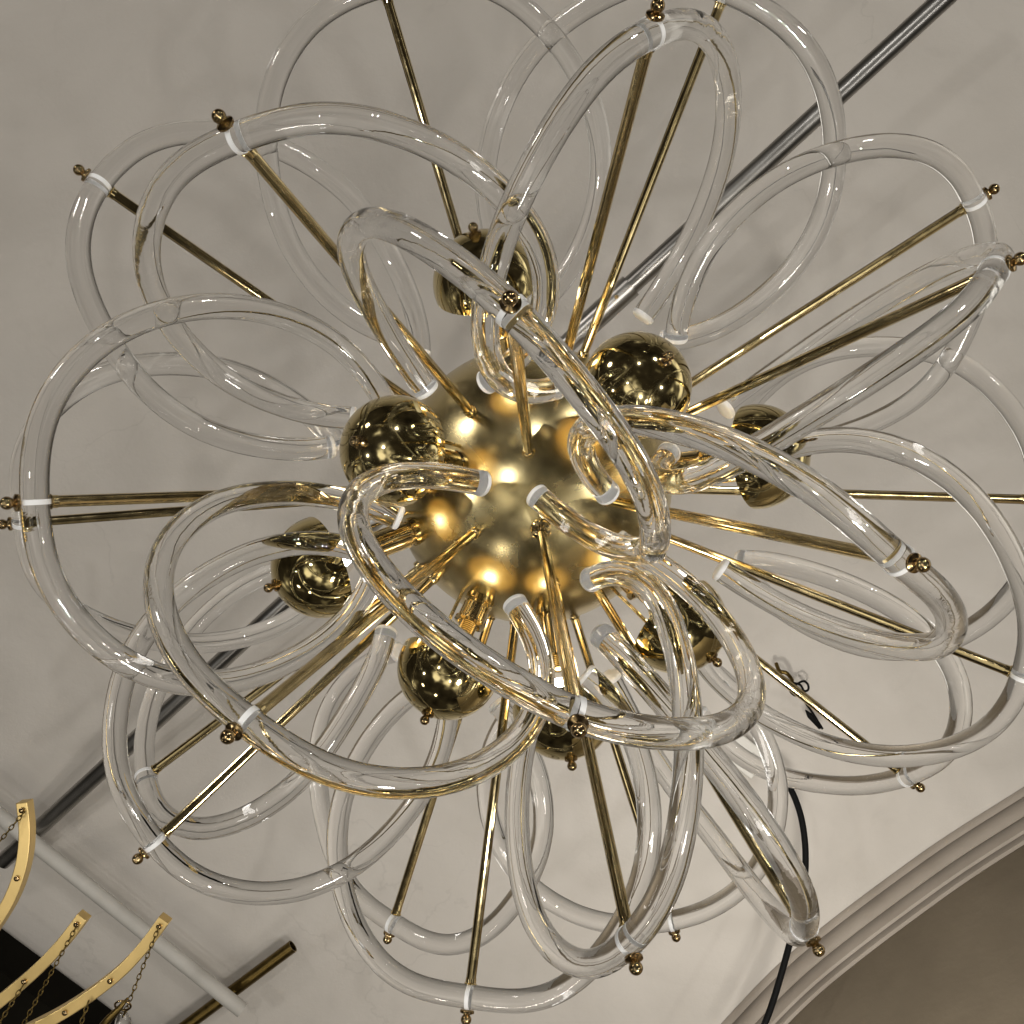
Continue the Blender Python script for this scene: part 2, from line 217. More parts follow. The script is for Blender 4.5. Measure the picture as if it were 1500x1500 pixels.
'L': ((0.3033, 0.9479, 0.0974), 0.452, [1715,1379,10100,1805,1437,10088,1890,1503,10077,1970,1577,10069,2045,1658,10062,2114,1745,10058,2177,1836,10056,2235,1930,10056,2287,2027,10058,2333,2125,10062,2372,2226,10068,2403,2328,10076,2427,2433,10086,2442,2539,10097,2448,2647,10110,2445,2755,10125,2434,2864,10141,2415,2970,10158,2387,3074,10177,2350,3174,10197,2306,3270,10217,2253,3362,10238,2192,3449,10260,2123,3530,10282,2046,3605,10304,1961,3672,10326,1870,3732,10349,1773,3783,10370,1672,3826,10392,1568,3862,10413,1461,3892,10433,1351,3914,10452,1240,3930,10470,1128,3938,10487,1017,3939,10502,908,3931,10516,800,3913,10529,694,3885,10539,591,3849,10548,491,3803,10555,394,3750,10560,302,3690,10563,215,3623,10564,135,3550,10564,61,3472,10560,-5,3387,10555,-64,3297,10548,-114,3203,10539,-155,3105,10527,-188,3005,10514,-214,2904,10499,-232,2801,10481,-243,2698,10463,-247,2594,10442,-242,2491,10420,-228,2387,10396,-206,2285,10372,-175,2185,10346,-136,2088,10319,-90,1995,10291,-36,1905,10262]),
'M': ((0.4158, 0.7079, -0.571), 0.452, [642,879,7751,685,916,7658,731,959,7569,779,1007,7485,831,1062,7405,886,1121,7331,943,1185,7263,1002,1253,7201,1064,1325,7146,1128,1400,7098,1194,1479,7057,1260,1560,7024,1327,1643,6998,1394,1728,6981,1460,1815,6971,1525,1902,6970,1587,1990,6976,1648,2078,6991,1705,2165,7014,1758,2251,7045,1808,2335,7083,1853,2419,7129,1892,2500,7182,1924,2579,7242,1951,2655,7308,1971,2727,7381,1988,2793,7459,2001,2854,7542,2013,2908,7629,2022,2956,7721,2030,2996,7817,2034,3028,7915,2035,3052,8015,2032,3067,8118,2024,3075,8221,2012,3076,8325,1995,3069,8429,1974,3055,8532,1950,3034,8633,1921,3006,8732,1890,2972,8829,1855,2931,8922,1817,2885,9012,1775,2833,9097,1730,2776,9177,1680,2715,9252,1626,2650,9321,1568,2580,9383,1507,2506,9439,1444,2428,9488,1382,2345,9530,1320,2259,9564,1260,2169,9590,1202,2076,9608,1147,1983,9618,1093,1888,9621,1041,1794,9615,991,1700,9600,943,1608,9578,897,1518,9548,853,1430,9511]),
'N': ((-0.1231, 0.9609, -0.2479), 0.452, [-644,1503,10004,-749,1555,9986,-849,1615,9965,-944,1684,9941,-1034,1760,9915,-1118,1843,9885,-1195,1932,9854,-1266,2027,9819,-1329,2126,9783,-1383,2229,9745,-1429,2335,9704,-1466,2444,9663,-1493,2554,9620,-1509,2666,9575,-1515,2778,9531,-1511,2891,9485,-1495,3003,9439,-1470,3115,9394,-1434,3226,9348,-1390,3335,9304,-1337,3440,9260,-1275,3540,9217,-1202,3631,9175,-1120,3714,9135,-1027,3784,9097,-924,3840,9061,-814,3880,9027,-697,3906,8995,-575,3921,8966,-450,3930,8940,-324,3937,8916,-199,3942,8888,-75,3939,8855,46,3924,8816,162,3892,8773,273,3843,8727,377,3776,8679,473,3693,8630,559,3599,8581,638,3496,8532,710,3386,8485,777,3272,8440,837,3155,8399,891,3035,8361,937,2915,8329,974,2796,8302,1002,2678,8282,1021,2562,8269,1031,2449,8264,1035,2339,8267,1032,2230,8280,1023,2123,8303,1007,2016,8328,983,1908,8352,952,1802,8377,911,1697,8401,862,1597,8424,803,1503,8446,736,1416,8466,660,1338,8485,577,1268,8502]),
'O': ((-0.3016, 0.9492, 0.0896), 0.452, [-1076,1309,10278,-1171,1342,10336,-1263,1385,10393,-1353,1435,10448,-1439,1494,10501,-1520,1561,10551,-1597,1637,10599,-1667,1720,10643,-1730,1812,10684,-1784,1911,10720,-1830,2016,10753,-1865,2125,10781,-1891,2238,10804,-1908,2354,10822,-1915,2472,10835,-1915,2591,10842,-1908,2709,10845,-1894,2825,10842,-1874,2939,10833,-1848,3051,10819,-1816,3162,10801,-1778,3271,10776,-1732,3377,10747,-1679,3477,10713,-1617,3568,10675,-1546,3648,10632,-1466,3716,10586,-1377,3774,10535,-1283,3822,10482,-1186,3863,10425,-1089,3899,10367,-993,3931,10309,-899,3959,10254,-806,3977,10200,-713,3984,10149,-621,3977,10100,-529,3956,10053,-439,3921,10008,-355,3874,9965,-275,3817,9925,-202,3751,9888,-133,3678,9853,-69,3599,9821,-8,3514,9791,50,3426,9764,103,3332,9739,152,3235,9716,193,3132,9696,228,3025,9678,254,2913,9662,271,2798,9647,276,2679,9635,272,2559,9627,255,2440,9624,229,2322,9626,191,2208,9634,144,2097,9648,87,1992,9666,23,1892,9689,-48,1798,9717,-124,1711,9750]),
'P': ((0.125, 0.6666, -0.7349), 0.452, [595,504,8224,644,474,8123,692,452,8021,739,441,7916,784,438,7810,828,446,7704,868,464,7598,905,492,7494,938,530,7391,967,578,7291,991,635,7195,1011,699,7103,1027,772,7015,1041,851,6934,1051,937,6858,1059,1028,6789,1064,1125,6727,1065,1226,6673,1064,1331,6626,1059,1439,6589,1050,1550,6559,1039,1662,6539,1024,1775,6528,1006,1889,6526,984,2002,6533,958,2114,6549,927,2222,6574,891,2325,6608,850,2423,6650,806,2516,6701,760,2603,6760,712,2685,6825,665,2758,6892,618,2822,6958,571,2874,7024,525,2915,7090,479,2944,7156,433,2963,7222,388,2972,7288,344,2972,7354,301,2964,7420,261,2947,7487,223,2922,7552,188,2889,7618,156,2849,7684,129,2801,7749,105,2746,7815,85,2685,7880,68,2616,7944,55,2542,8009,46,2461,8073,40,2377,8138,37,2289,8203,39,2198,8265,45,2104,8319,55,2008,8365,69,1908,8402,88,1807,8431,110,1705,8450,137,1601,8461,167,1498,8463]),
'Q': ((0.0355, 0.3041, -0.952), 0.452, [-219,-207,7927,-316,-225,7849,-407,-239,7763,-494,-248,7668,-575,-252,7566,-650,-250,7457,-719,-243,7342,-780,-231,7223,-833,-211,7100,-876,-184,6974,-908,-150,6848,-930,-109,6727,-940,-62,6612,-939,-9,6504,-925,47,6403,-899,107,6310,-863,169,6224,-818,232,6147,-764,297,6077,-703,364,6016,-634,433,5963,-558,503,5918,-474,574,5882,-382,646,5854,-286,716,5834,-184,785,5822,-79,852,5816,29,917,5818,139,979,5826,250,1035,5840,363,1085,5858,477,1127,5886,591,1162,5925,704,1191,5975,816,1215,6035,923,1234,6105,1025,1247,6184,1119,1255,6273,1205,1258,6369,1282,1255,6473,1350,1249,6583,1409,1240,6699,1459,1228,6819,1503,1212,6943,1540,1189,7069,1569,1159,7197,1590,1122,7326,1602,1077,7454,1604,1026,7581,1595,968,7705,1575,906,7825,1544,839,7941,1504,769,8051,1453,697,8155,1392,625,8252,1321,553,8341,1241,484,8421,1152,418,8492,1056,355,8552,953,295,8603,845,237,8642]),
'R': ((-0.3903, 0.3309, -0.8592), 0.452, [-888,44,8538,-996,-2,8517,-1104,-43,8487,-1212,-76,8449,-1319,-103,8403,-1424,-122,8349,-1525,-135,8287,-1622,-141,8219,-1713,-140,8144,-1799,-134,8064,-1878,-122,7978,-1950,-104,7888,-2017,-80,7793,-2076,-48,7695,-2127,-8,7593,-2171,39,7489,-2204,93,7385,-2228,152,7279,-2241,217,7175,-2243,286,7072,-2233,359,6972,-2212,434,6875,-2181,512,6782,-2139,591,6694,-2088,671,6612,-2028,752,6537,-1959,831,6469,-1882,908,6409,-1797,982,6357,-1706,1054,6315,-1609,1125,6281,-1510,1194,6258,-1408,1263,6244,-1304,1330,6238,-1198,1393,6242,-1091,1448,6255,-982,1494,6277,-872,1532,6308,-763,1560,6347,-656,1580,6394,-551,1591,6449,-452,1595,6511,-358,1590,6580,-272,1579,6656,-194,1563,6737,-124,1542,6823,-60,1517,6913,-3,1488,7007,48,1455,7104,93,1417,7202,132,1373,7302,163,1324,7402,187,1270,7502,203,1211,7601,209,1146,7697,205,1078,7791,189,1005,7881,162,928,7967,125,849,8048,78,769,8123,22,688,8192]),
'S': ((-0.6908, 0.6571, -0.3016), 0.452, [-1219,285,8448,-1321,260,8431,-1424,244,8413,-1527,238,8392,-1631,241,8369,-1733,254,8344,-1834,276,8318,-1933,305,8290,-2029,343,8261,-2122,388,8230,-2213,439,8200,-2303,497,8177,-2391,560,8163,-2478,630,8158,-2562,707,8161,-2643,791,8171,-2719,882,8188,-2789,980,8210,-2851,1085,8238,-2906,1197,8269,-2953,1313,8304,-2992,1433,8342,-3023,1554,8382,-3047,1676,8422,-3061,1797,8463,-3065,1917,8503,-3059,2035,8542,-3041,2150,8578,-3011,2263,8611,-2969,2371,8640,-2916,2475,8664,-2853,2572,8681,-2782,2662,8693,-2705,2747,8707,-2621,2825,8724,-2529,2895,8744,-2429,2955,8766,-2323,3004,8792,-2212,3042,8820,-2098,3069,8851,-1982,3084,8884,-1866,3087,8920,-1751,3080,8957,-1640,3061,8996,-1532,3031,9036,-1429,2992,9078,-1331,2943,9121,-1239,2886,9164,-1151,2822,9208,-1068,2751,9252,-989,2674,9296,-914,2592,9340,-843,2504,9383,-779,2410,9425,-721,2310,9466,-672,2207,9506,-630,2100,9544,-598,1990,9580,-574,1879,9614,-560,1767,9646,-556,1654,9676]),
'T': ((-0.7975, 0.6025, -0.0318), 0.452, [-2117,514,10749,-2216,543,10788,-2315,576,10822,-2413,615,10850,-2511,658,10873,-2606,706,10888,-2699,760,10898,-2789,819,10902,-2875,884,10898,-2958,955,10889,-3035,1030,10873,-3107,1110,10851,-3173,1193,10823,-3232,1280,10789,-3284,1369,10749,-3329,1460,10704,-3365,1552,10653,-3395,1643,10597,-3417,1733,10537,-3430,1821,10472,-3436,1906,10404,-3433,1986,10332,-3422,2063,10257,-3405,2135,10180,-3381,2202,10100,-3353,2265,10019,-3321,2324,9937,-3283,2380,9854,-3240,2433,9771,-3192,2481,9689,-3139,2524,9607,-3078,2562,9527,-3011,2592,9449,-2936,2615,9373,-2856,2629,9299,-2770,2635,9230,-2680,2633,9163,-2588,2622,9101,-2494,2602,9044,-2398,2573,8991,-2302,2538,8943,-2207,2495,8901,-2112,2446,8865,-2019,2391,8834,-1930,2331,8809,-1844,2267,8791,-1762,2197,8779,-1685,2122,8773,-1614,2043,8774,-1547,1960,8781,-1484,1874,8795,-1425,1787,8814,-1368,1699,8840,-1314,1611,8872,-1262,1524,8909,-1215,1438,8952,-1171,1353,9000,-1132,1268,9053,-1100,1183,9110,-1076,1098,9171,-1061,1015,9237]),
'U': ((-0.7569, 0.0424, -0.6522), 0.452, [-943,-748,8708,-995,-855,8676,-1054,-956,8639,-1119,-1050,8595,-1190,-1137,8547,-1266,-1215,8494,-1347,-1284,8436,-1434,-1343,8375,-1526,-1393,8310,-1622,-1432,8243,-1721,-1461,8173,-1822,-1480,8101,-1923,-1488,8028,-2023,-1487,7955,-2123,-1477,7882,-2223,-1458,7809,-2322,-1429,7738,-2419,-1392,7668,-2514,-1345,7602,-2605,-1289,7537,-2692,-1223,7477,-2774,-1147,7421,-2849,-1062,7369,-2917,-968,7322,-2977,-867,7280,-3026,-759,7244,-3063,-646,7214,-3089,-529,7190,-3104,-409,7173,-3111,-287,7162,-3112,-163,7158,-3109,-38,7161,-3101,87,7169,-3087,209,7182,-3066,327,7201,-3034,440,7224,-2992,548,7252,-2941,651,7286,-2881,748,7324,-2815,838,7367,-2743,921,7415,-2666,996,7467,-2583,1061,7523,-2496,1116,7583,-2405,1160,7647,-2312,1193,7713,-2218,1213,7783,-2124,1222,7855,-2031,1219,7929,-1940,1207,8004,-1850,1185,8081,-1762,1156,8159,-1676,1120,8236,-1592,1078,8312,-1510,1029,8386,-1432,973,8455,-1358,907,8522,-1288,832,8584,-1225,748,8641,-1169,656,8693,-1121,557,8740]),
'V': ((-0.9795, 0.0777, -0.1861), 0.452, [-1475,-572,9227,-1536,-658,9175,-1605,-738,9124,-1681,-812,9075,-1763,-880,9028,-1850,-942,8983,-1940,-996,8940,-2035,-1045,8900,-2133,-1086,8864,-2236,-1120,8830,-2342,-1146,8801,-2453,-1165,8775,-2568,-1176,8753,-2684,-1179,8736,-2802,-1176,8723,-2920,-1165,8714,-3036,-1146,8710,-3150,-1118,8711,-3260,-1081,8716,-3367,-1035,8726,-3470,-979,8741,-3568,-915,8760,-3660,-844,8783,-3746,-765,8811,-3823,-681,8842,-3890,-590,8878,-3946,-496,8917,-3990,-398,8959,-4023,-297,9004,-4045,-195,9052,-4061,-90,9102,-4073,18,9155,-4082,130,9209,-4089,244,9264,-4090,358,9320,-4079,470,9377,-4052,575,9434,-4008,671,9490,-3948,757,9546,-3876,833,9601,-3795,899,9654,-3708,958,9706,-3617,1011,9755,-3522,1058,9802,-3423,1099,9847,-3321,1133,9887,-3217,1161,9925,-3110,1181,9959,-3000,1193,9989,-2888,1199,10015,-2775,1196,10037,-2661,1186,10054,-2549,1169,10067,-2438,1144,10075,-2328,1112,10078,-2221,1073,10077,-2117,1026,10071,-2018,971,10061,-1923,909,10046,-1834,839,10027,-1751,763,10004]),
'W': ((-0.0435, -0.1836, -0.982), 0.452, [-633,-905,8124,-698,-992,8071,-758,-1078,8008,-813,-1160,7937,-863,-1239,7857,-906,-1313,7770,-944,-1381,7676,-975,-1442,7577,-1000,-1497,7472,-1018,-1546,7363,-1029,-1589,7251,-1031,-1628,7138,-1025,-1660,7025,-1008,-1686,6911,-981,-1704,6798,-945,-1713,6687,-899,-1712,6578,-847,-1699,6472,-788,-1676,6371,-725,-1643,6275,-658,-1601,6184,-588,-1553,6100,-514,-1498,6022,-437,-1437,5952,-357,-1371,5890,-274,-1301,5837,-190,-1227,5791,-107,-1150,5756,-24,-1069,5729,57,-985,5712,137,-898,5705,216,-808,5709,295,-717,5724,373,-626,5749,448,-536,5784,520,-448,5830,586,-362,5885,646,-279,5949,699,-199,6022,744,-123,6103,781,-51,6192,810,17,6287,832,78,6388,847,132,6494,857,178,6605,865,210,6718,875,227,6835,881,234,6952,873,243,7071,851,252,7188,819,256,7305,778,254,7419,732,244,7530,679,227,7636,622,202,7738,560,169,7834,494,126,7923,423,76,8005,348,17,8079,269,-48,8144,188,-119,8200]),
}
# ------------------------------------------------------------------ the chandelier
CEN = at(780, 710, 1.0)
RS = .1258
RT = .0093                      # glass tube radius
ch = empty('chandelier', CEN)
tag(ch, 'big brass and clear glass chandelier of looped tubes radiating from a brass ball', 'chandelier')
def P(bm_fn, name, mat, parent, label=None, **k):
    bm = bmesh.new(); bm_fn(bm); o = link(name, bm, mat, None, **k)
    root = parent
    o.parent = parent
    o.matrix_parent_inverse = Matrix.Translation(-CEN)   # everything under the chandelier is modelled in place
    if parent is not ch: o.matrix_parent_inverse = Matrix.Identity(4)
    if label: o['label'] = label
    return o
def sph(bm):
    bmesh.ops.create_uvsphere(bm, u_segments=96, v_segments=48, radius=RS, matrix=Matrix.Translation(CEN))
P(sph, 'central_ball', M['sphere'], ch)
# stem from the ball up to the steel pipe
P(lambda bm: lathe(bm, CEN, (0, 0, 1), [(RS-.002, .02), (RS+.012, .02), (RS+.014, .008), (.60, .008)]), 'stem', M['rod'], ch)

def ball_finial(bm, o, d, s=1.0):
    prof = [(0, 0), (0, .0052*s), (.0006*s, .0058*s), (.0022*s, .0058*s), (.0028*s, .0048*s), (.0034*s, .0030*s), (.0038*s, .0024*s)]
    for i in range(1, 10):
        a = math.pi*(.13 + .87*i/9); prof.append((.0074*s - .0044*s*math.cos(a), max(.0044*s*math.sin(a), 0)))
    prof[-1] = (prof[-1][0], 0)
    lathe(bm, o, d, prof, 20)
for n, (d, L, flat) in LOOPS.items():
    d = Vector(d).normalized()
    pts = [Vector(flat[i:i+3])*1e-4 for i in range(0, len(flat), 3)]
    # rod from the ball to the loop, with its foot collar and end cap
    tip = CEN + d*(L-.0165)
    c0 = min(range(len(pts)), key=lambda i: (pts[i]-tip).length)
    tan = (pts[min(c0+1, len(pts)-1)]-pts[max(c0-1, 0)]).normalized()
    big = n in 'QIJ'
    def rod(bm):
        Lr = L-.0165-RT-.0004
        fluted(bm, CEN, d, RS-.004, Lr-.004, .0041)
        lathe(bm, CEN, d, [(Lr-.0045, .0020), (Lr-.0045, .0044), (Lr-.0012, .0044), (Lr-.0005, .0052), (Lr, .0052), (Lr, 0)], 20)
    ro = P(rod, 'rod', M['rod'], ch, angle=30)
    cr = .0085 if n in 'QT' else .0052
    P(lambda bm: lathe(bm, CEN, d, [(RS-.003, cr), (RS+.003, cr), (RS+.004, cr*.9), (RS+.0045, cr*.62), (RS+.012, cr*.62), (RS+.013, .0036)], 24), 'collar', M['rod'], ro, angle=30)
    P(lambda bm: ball_finial(bm, tip + d*(RT+.0006), d), 'finial', M['dark_brass'], ro, angle=50)
    # the glass loop
    fine = resample(pts, 3)
    gl = P(lambda bm: sweep(bm, fine, RT, 28), 'glass_loop', M['glass'], ch, angle=50)
    gl.data.materials.append(M['frost'])                 # the two sawn end faces are frosted
    for f in gl.data.polygons:
        if len(f.vertices) > 4: f.material_index = 1
    # white band round the tube where the rod grips it
    def band(bm):
        x = (d - tan*d.dot(tan)).normalized(); y = tan.cross(x); N = 36; rows = []
        for k in range(N):
            a = 2*math.pi*k/N; rad = x*math.cos(a) + y*math.sin(a)
            rows.append([bm.verts.new(tip + tan*h + rad*r) for h, r in ((-.0017, RT+.0001), (-.0017, RT+.0006), (.0017, RT+.0006), (.0017, RT+.0001))])
        for k in range(N):
            q, w = rows[k], rows[(k+1) % N]
            for j in range(4): bm.faces.new((q[j], w[j], w[(j+1) % 4], q[(j+1) % 4]))
        bmesh.ops.recalc_face_normals(bm, faces=bm.faces[:])
    P(band, 'clip_band', M['white'], gl, angle=30)
    for e, dd in ((fine[0], (fine[0]-fine[2]).normalized()), (fine[-1], (fine[-1]-fine[-3]).normalized())):
        P(lambda bm: lathe(bm, e, dd, [(.0001, 0), (.0001, RT-.0003), (-.0011, RT+.0001), (-.0012, RT+.0002), (.0014, RT+.0002), (.0024, RT-.0006), (.0030, RT-.0020), (.0031, 0)], 32), 'frosted_end', M['frost'], gl, angle=40)

# shade centres: photo position and distance above the camera
LAMPS = [(712, 415, .870), (580, 661, .825), (932, 567, .840), (1108, 669, .880), (473, 830, .900), (657, 979, .905), (990, 912, .905), (826, 1037, .900)]
for (px, py, zc) in LAMPS:
    R = .0422; v = at(px, py, zc) - CEN; hc = v.length; d = v.normalized(); x, y, _ = frame_of(d); q = hc - .083
    sk = P(lambda bm: lathe(bm, CEN, d, [(RS-.004, .0125), (RS+.004, .0125), (RS+.005, .0105), (RS+.007, .0105), (RS+.008, .0118), (q+.036, .0118), (q+.037, .0135), (q+.039, .0135), (q+.040, .0100), (q+.036, .0085), (q+.030, 0)], 32), 'lamp_socket', M['rod'], ch, angle=30)
    def thread(bm):
        pr = [(q+.030, .0070)]
        for i in range(9): pr += [(q+.036+i*.0017, .0078), (q+.0368+i*.0017, .0070)]
        lathe(bm, CEN, d, pr + [(q+.053, 0)], 24)
    P(thread, 'screw_thread', M['rod'], sk, angle=30)
    bc = RS+.072
    bu = P(lambda bm: lathe(bm, CEN, d, [(q+.050, .0055), (q+.056, .0070), (q+.062, .0115), (q+.068, .0140), (q+.075, .0140), (q+.082, .0110), (q+.087, .0050), (q+.088, 0)], 28), 'bulb', M['bulb'], ch)
    P(lambda bm: lathe(bm, CEN, d, [(q+.058, 0), (q+.059, .0040), (q+.066, .0062), (q+.074, .0062), (q+.079, .0035), (q+.080, 0)], 20), 'filament', M['lit'], bu)
    # the shade: a deep thin brass cup open towards the ball
    def cup(bm):
        out = [(hc + R*math.sin(a), R*math.cos(a)) for a in [math.pi/2*(1-i/16) for i in range(17)]]
        out[0] = (hc+R, 0); out += [(hc-.004, R*.995)]
        Ri = R-.0011
        inn = [(hc-.004, Ri)] + [(hc + Ri*math.sin(a), Ri*math.cos(a)) for a in [math.pi/2*i/16 for i in range(17)]]
        inn[-1] = (hc+Ri, 0)
        lathe(bm, CEN, d, list(reversed(out+inn)), 56)
    sh = P(cup, 'lamp_shade', M['shade'], ch, angle=50)
    P(lambda bm: lathe(bm, CEN, d, [(hc-.0035, R-.0014)] + [(hc + (R-.0014)*math.sin(a), (R-.0014)*math.cos(a) if i < 16 else 0) for i, a in enumerate([math.pi/2*i/16 for i in range(17)])], 48), 'added_lining', M['added_lining'], sh)  # pale skin added inside the cup to brighten the glows on the ball
    P(lambda bm: ball_finial(bm, CEN + d*(hc+R-.0005), d, .9), 'finial', M['dark_brass'], sh, angle=50)
    P(lambda bm: lathe(bm, CEN + x*.0165, d, [(RS-.004, .0016), (hc+R*.88, .0016)], 10), 'support_rod', M['rod'], sh)

# ------------------------------------------------------------------ the setting
ZC = 1.92                       # ceiling height above the camera
# cornice centre line from the photo, at ceiling level: a gentle arc
up = [(1620, 1075), (1500, 1152), (1400, 1215), (1330, 1263), (1220, 1345), (1140, 1412), (1060, 1495), (960, 1610), (880, 1720)]
edge = resample([at(a, b_, ZC) for a, b_ in up], 8)
def outw(i):
    t = (edge[min(i+1, len(edge)-1)]-edge[max(i-1, 0)]); t.z = 0; t.normalize(); return Vector((-t.y, t.x, 0))*(-1)
o0 = outw(len(edge)//2)
sgn = 1 if o0.dot(Vector((1, 1, 0))) > 0 else -1
bm = bmesh.new(); bmesh.ops.create_grid(bm, x_segments=1, y_segments=1, size=4, matrix=Matrix.Translation((0, 0, ZC)))
tag(link('ceiling', bm, M['plaster'], None, smooth=False), kind='structure')
bm = bmesh.new()
prof = [(0, 0), (.002, .006), (.008, .010), (.012, .012), (.015, .002), (.018, .004), (.022, .020), (.028, .030), (.036, .034), (.040, .033), (.043, .020), (.046, .022), (.050, .040), (.056, .050), (.062, .052), (.064, .044), (.067, .046), (.070, .060), (.076, .064), (.079, .062)]
rows = []
for i in range(len(edge)):
    w = outw(i)*sgn
    rows.append([bm.verts.new(edge[i] + w*(u*.70) - Vector((0, 0, v+.001))) for u, v in prof])
for i in range(len(rows)-1):
    for j in range(len(prof)-1): bm.faces.new((rows[i][j], rows[i+1][j], rows[i+1][j+1], rows[i][j+1]))
co = tag(link('cornice', bm, M['cornice'], None, angle=35), 'cream moulded plaster cornice curving between the ceiling and the taupe wall', 'cornice')
# the taupe wall hangs from the cornice line down past the camera
bm = bmesh.new(); rows = []
for i in range(len(edge)):
    w = outw(i)*sgn; q = edge[i] + w*.0540
    rows.append([bm.verts.new(q - Vector((0, 0, v)) + w*(max(0, v-.062)*.10)) for v in (.0, .062, .15, .4, .8, 1.2, 1.6)])
for i in range(len(rows)-1):
    for j in range(6): bm.faces.new((rows[i][j], rows[i+1][j], rows[i+1][j+1], rows[i][j+1]))
wl = link('wall', bm, M['taupe'], None)
sm = wl.modifiers.new('thickness', 'SOLIDIFY'); sm.thickness = .05; sm.offset = -1 if sgn > 0 else 1
tag(wl, 'dark taupe plastered wall below the curved cornice in the lower right corner', 'wall')

def rodthing(name, mat, p0, p1, r, label, cat, kids=(), n=24, hollow=False):
    e = empty(name, p0); tag(e, label, cat); d = (p1-p0).normalized(); Ln = (p1-p0).length
    bm = bmesh.new(); pr = [(0, r*.8), (0, r), (Ln, r), (Ln, r*.8)] if hollow else [(0, 0), (0, r), (Ln, r), (Ln, 0)]
    if hollow: pr = [(.03, 0), (.03, r*.8)] + pr[:-1] + [(Ln, r*.8), (Ln-.03, r*.8), (Ln-.03, 0)]
    lathe(bm, (0, 0, 0), d, pr, n); link('tube', bm, mat, e, angle=40)
    return e, d, Ln
# steel pipe the chandelier hangs from
pA, pB = at(1440, -55, 1.46), at(4, 1262, 1.880)
pipe, pd, pl = rodthing('hanging_pipe', M['steel'], pA, pB, .0142, 'long grey steel pipe running diagonally behind the chandelier', 'pipe', hollow=True)
tC = (at(925, 428, 1.58)-pA).length
bm = bmesh.new(); lathe(bm, pd*(tC-.006), pd, [(0, .0150), (0, .0178), (.10, .0178), (.10, .0150)], 28); link('coupling', bm, M['steel'], pipe, angle=40)
for s in (.02, .06):
    for sx in (1, -1):
        x, y, _ = frame_of(pd); w = y*sx
        bm = bmesh.new(); lathe(bm, pd*(tC+s) + w*.017, w, [(0, .003), (.005, .003), (.005, 0)], 12); link('set_screw', bm, M['dark_brass'], pipe, angle=40)
# painted conduit lower left
c0_, c1_ = at(-60, 1147, 1.842), at(355, 1480, 1.842)
con, cd, cl = rodthing('painted_conduit', M['conduit'], c0_, c1_, .0128, 'off white painted conduit crossing the lower left corner of the ceiling', 'conduit')
r0_, r1_ = at(215, 1546, 1.885), at(429, 1386, 1.885)
br, bd, bl = rodthing('brass_tube', M['old_brass'], r0_, r1_, .0108, 'short dark tarnished brass tube with an open end below the conduit end', 'tube', hollow=True)
# dark beam corner
bm = bmesh.new()
ca, cb = at(-60, 1345, 1.86), at(230, 1560, 1.86); dd = (cb-ca).normalized(); nn = Vector((-dd.y, dd.x, 0))
if nn.dot(Vector((-1, 1, 0))) < 0: nn = -nn
box(bm, (ca+cb)/2 + nn*.048, dd*((cb-ca).length/2), nn*.048, Vector((0, 0, .05)))
tag(link('beam', bm, M['dark'], None, smooth=False), 'black painted beam crossing behind the brass arms at bottom left', 'beam')
# neighbouring fitting: curved brass arms with chains
def chain(p0, p1, parent, r=.0045, wire=.0006, org=Vector()):
    Ln = (p1-p0).length; n = max(2, int(Ln/(r*1.75))); d = (p1-p0)/n; x, y, dn = frame_of(d); bm = bmesh.new()
    for i in range(n):
        c = p0 + d*(i+.5); u = x if i % 2 else y; ring = []
        for k in range(10):
            a = 2*math.pi*k/10; ring.append(c + dn*(r*1.15*math.cos(a)) + u*(r*.62*math.sin(a)) - org)
        sweep(bm, ring, wire, 6, closed=True)
    return link('chain', bm, M['old_brass'], parent)
ARMS = [
 ([(36, 1173), (40, 1215), (36, 1260), (22, 1305), (0, 1345), (-35, 1395)], 1.12, 'brass arm at the left edge, uppermost of the three curved arms'),
 ([(124, 1340), (95, 1378), (60, 1415), (20, 1450), (-25, 1485), (-70, 1510)], 1.12, 'curved brass arm between the uppermost and the lowest arm'),
 ([(243, 1344), (218, 1378), (185, 1415), (145, 1448), (100, 1478), (60, 1500), (0, 1530)], 1.12, 'curved brass arm nearest the conduit end, lowest of the three'),
]
arm_root = empty('arm_chandelier', at(-60, 1520, 1.12))
tag(arm_root, 'second light fitting of three curved brass arms with fine chains in the lower left corner', 'chandelier')
O = arm_root.location.copy()
for pts2, z, lb in ARMS:
    line = resample([at(a, b_, z) for a, b_ in pts2], 6)
    bm = bmesh.new(); prev = None
    for i, q in enumerate(line):
        t = (line[min(i+1, len(line)-1)]-line[max(i-1, 0)]).normalized(); s = Vector((-t.y, t.x, 0))*.0060; h = Vector((0, 0, .0075))
        cur = [bm.verts.new(q - O + v) for v in (s+h, -s+h, -s-h, s-h)]
        if prev:
            for k in range(4): bm.faces.new((prev[k], prev[(k+1) % 4], cur[(k+1) % 4], cur[k]))
        else: bm.faces.new(list(reversed(cur)))
        prev = cur
    bm.faces.new(prev)
    bmesh.ops.recalc_face_normals(bm, faces=bm.faces[:])
    ar = link('arm', bm, M['arm'], arm_root, smooth=False); ar['label'] = lb
    bv = ar.modifiers.new('bevel', 'BEVEL'); bv.width = .0009; bv.segments = 2
    for idx in (2, 15, 24):
        if idx < len(line):
            bm = bmesh.new(); lathe(bm, line[idx] - O - Vector((0, 0, .0076)), (0, 0, -1), [(0, .0028), (.002, .0028), (.003, .0018), (.0035, 0)], 14); link('pin', bm, M['dark_brass'], ar, angle=40)
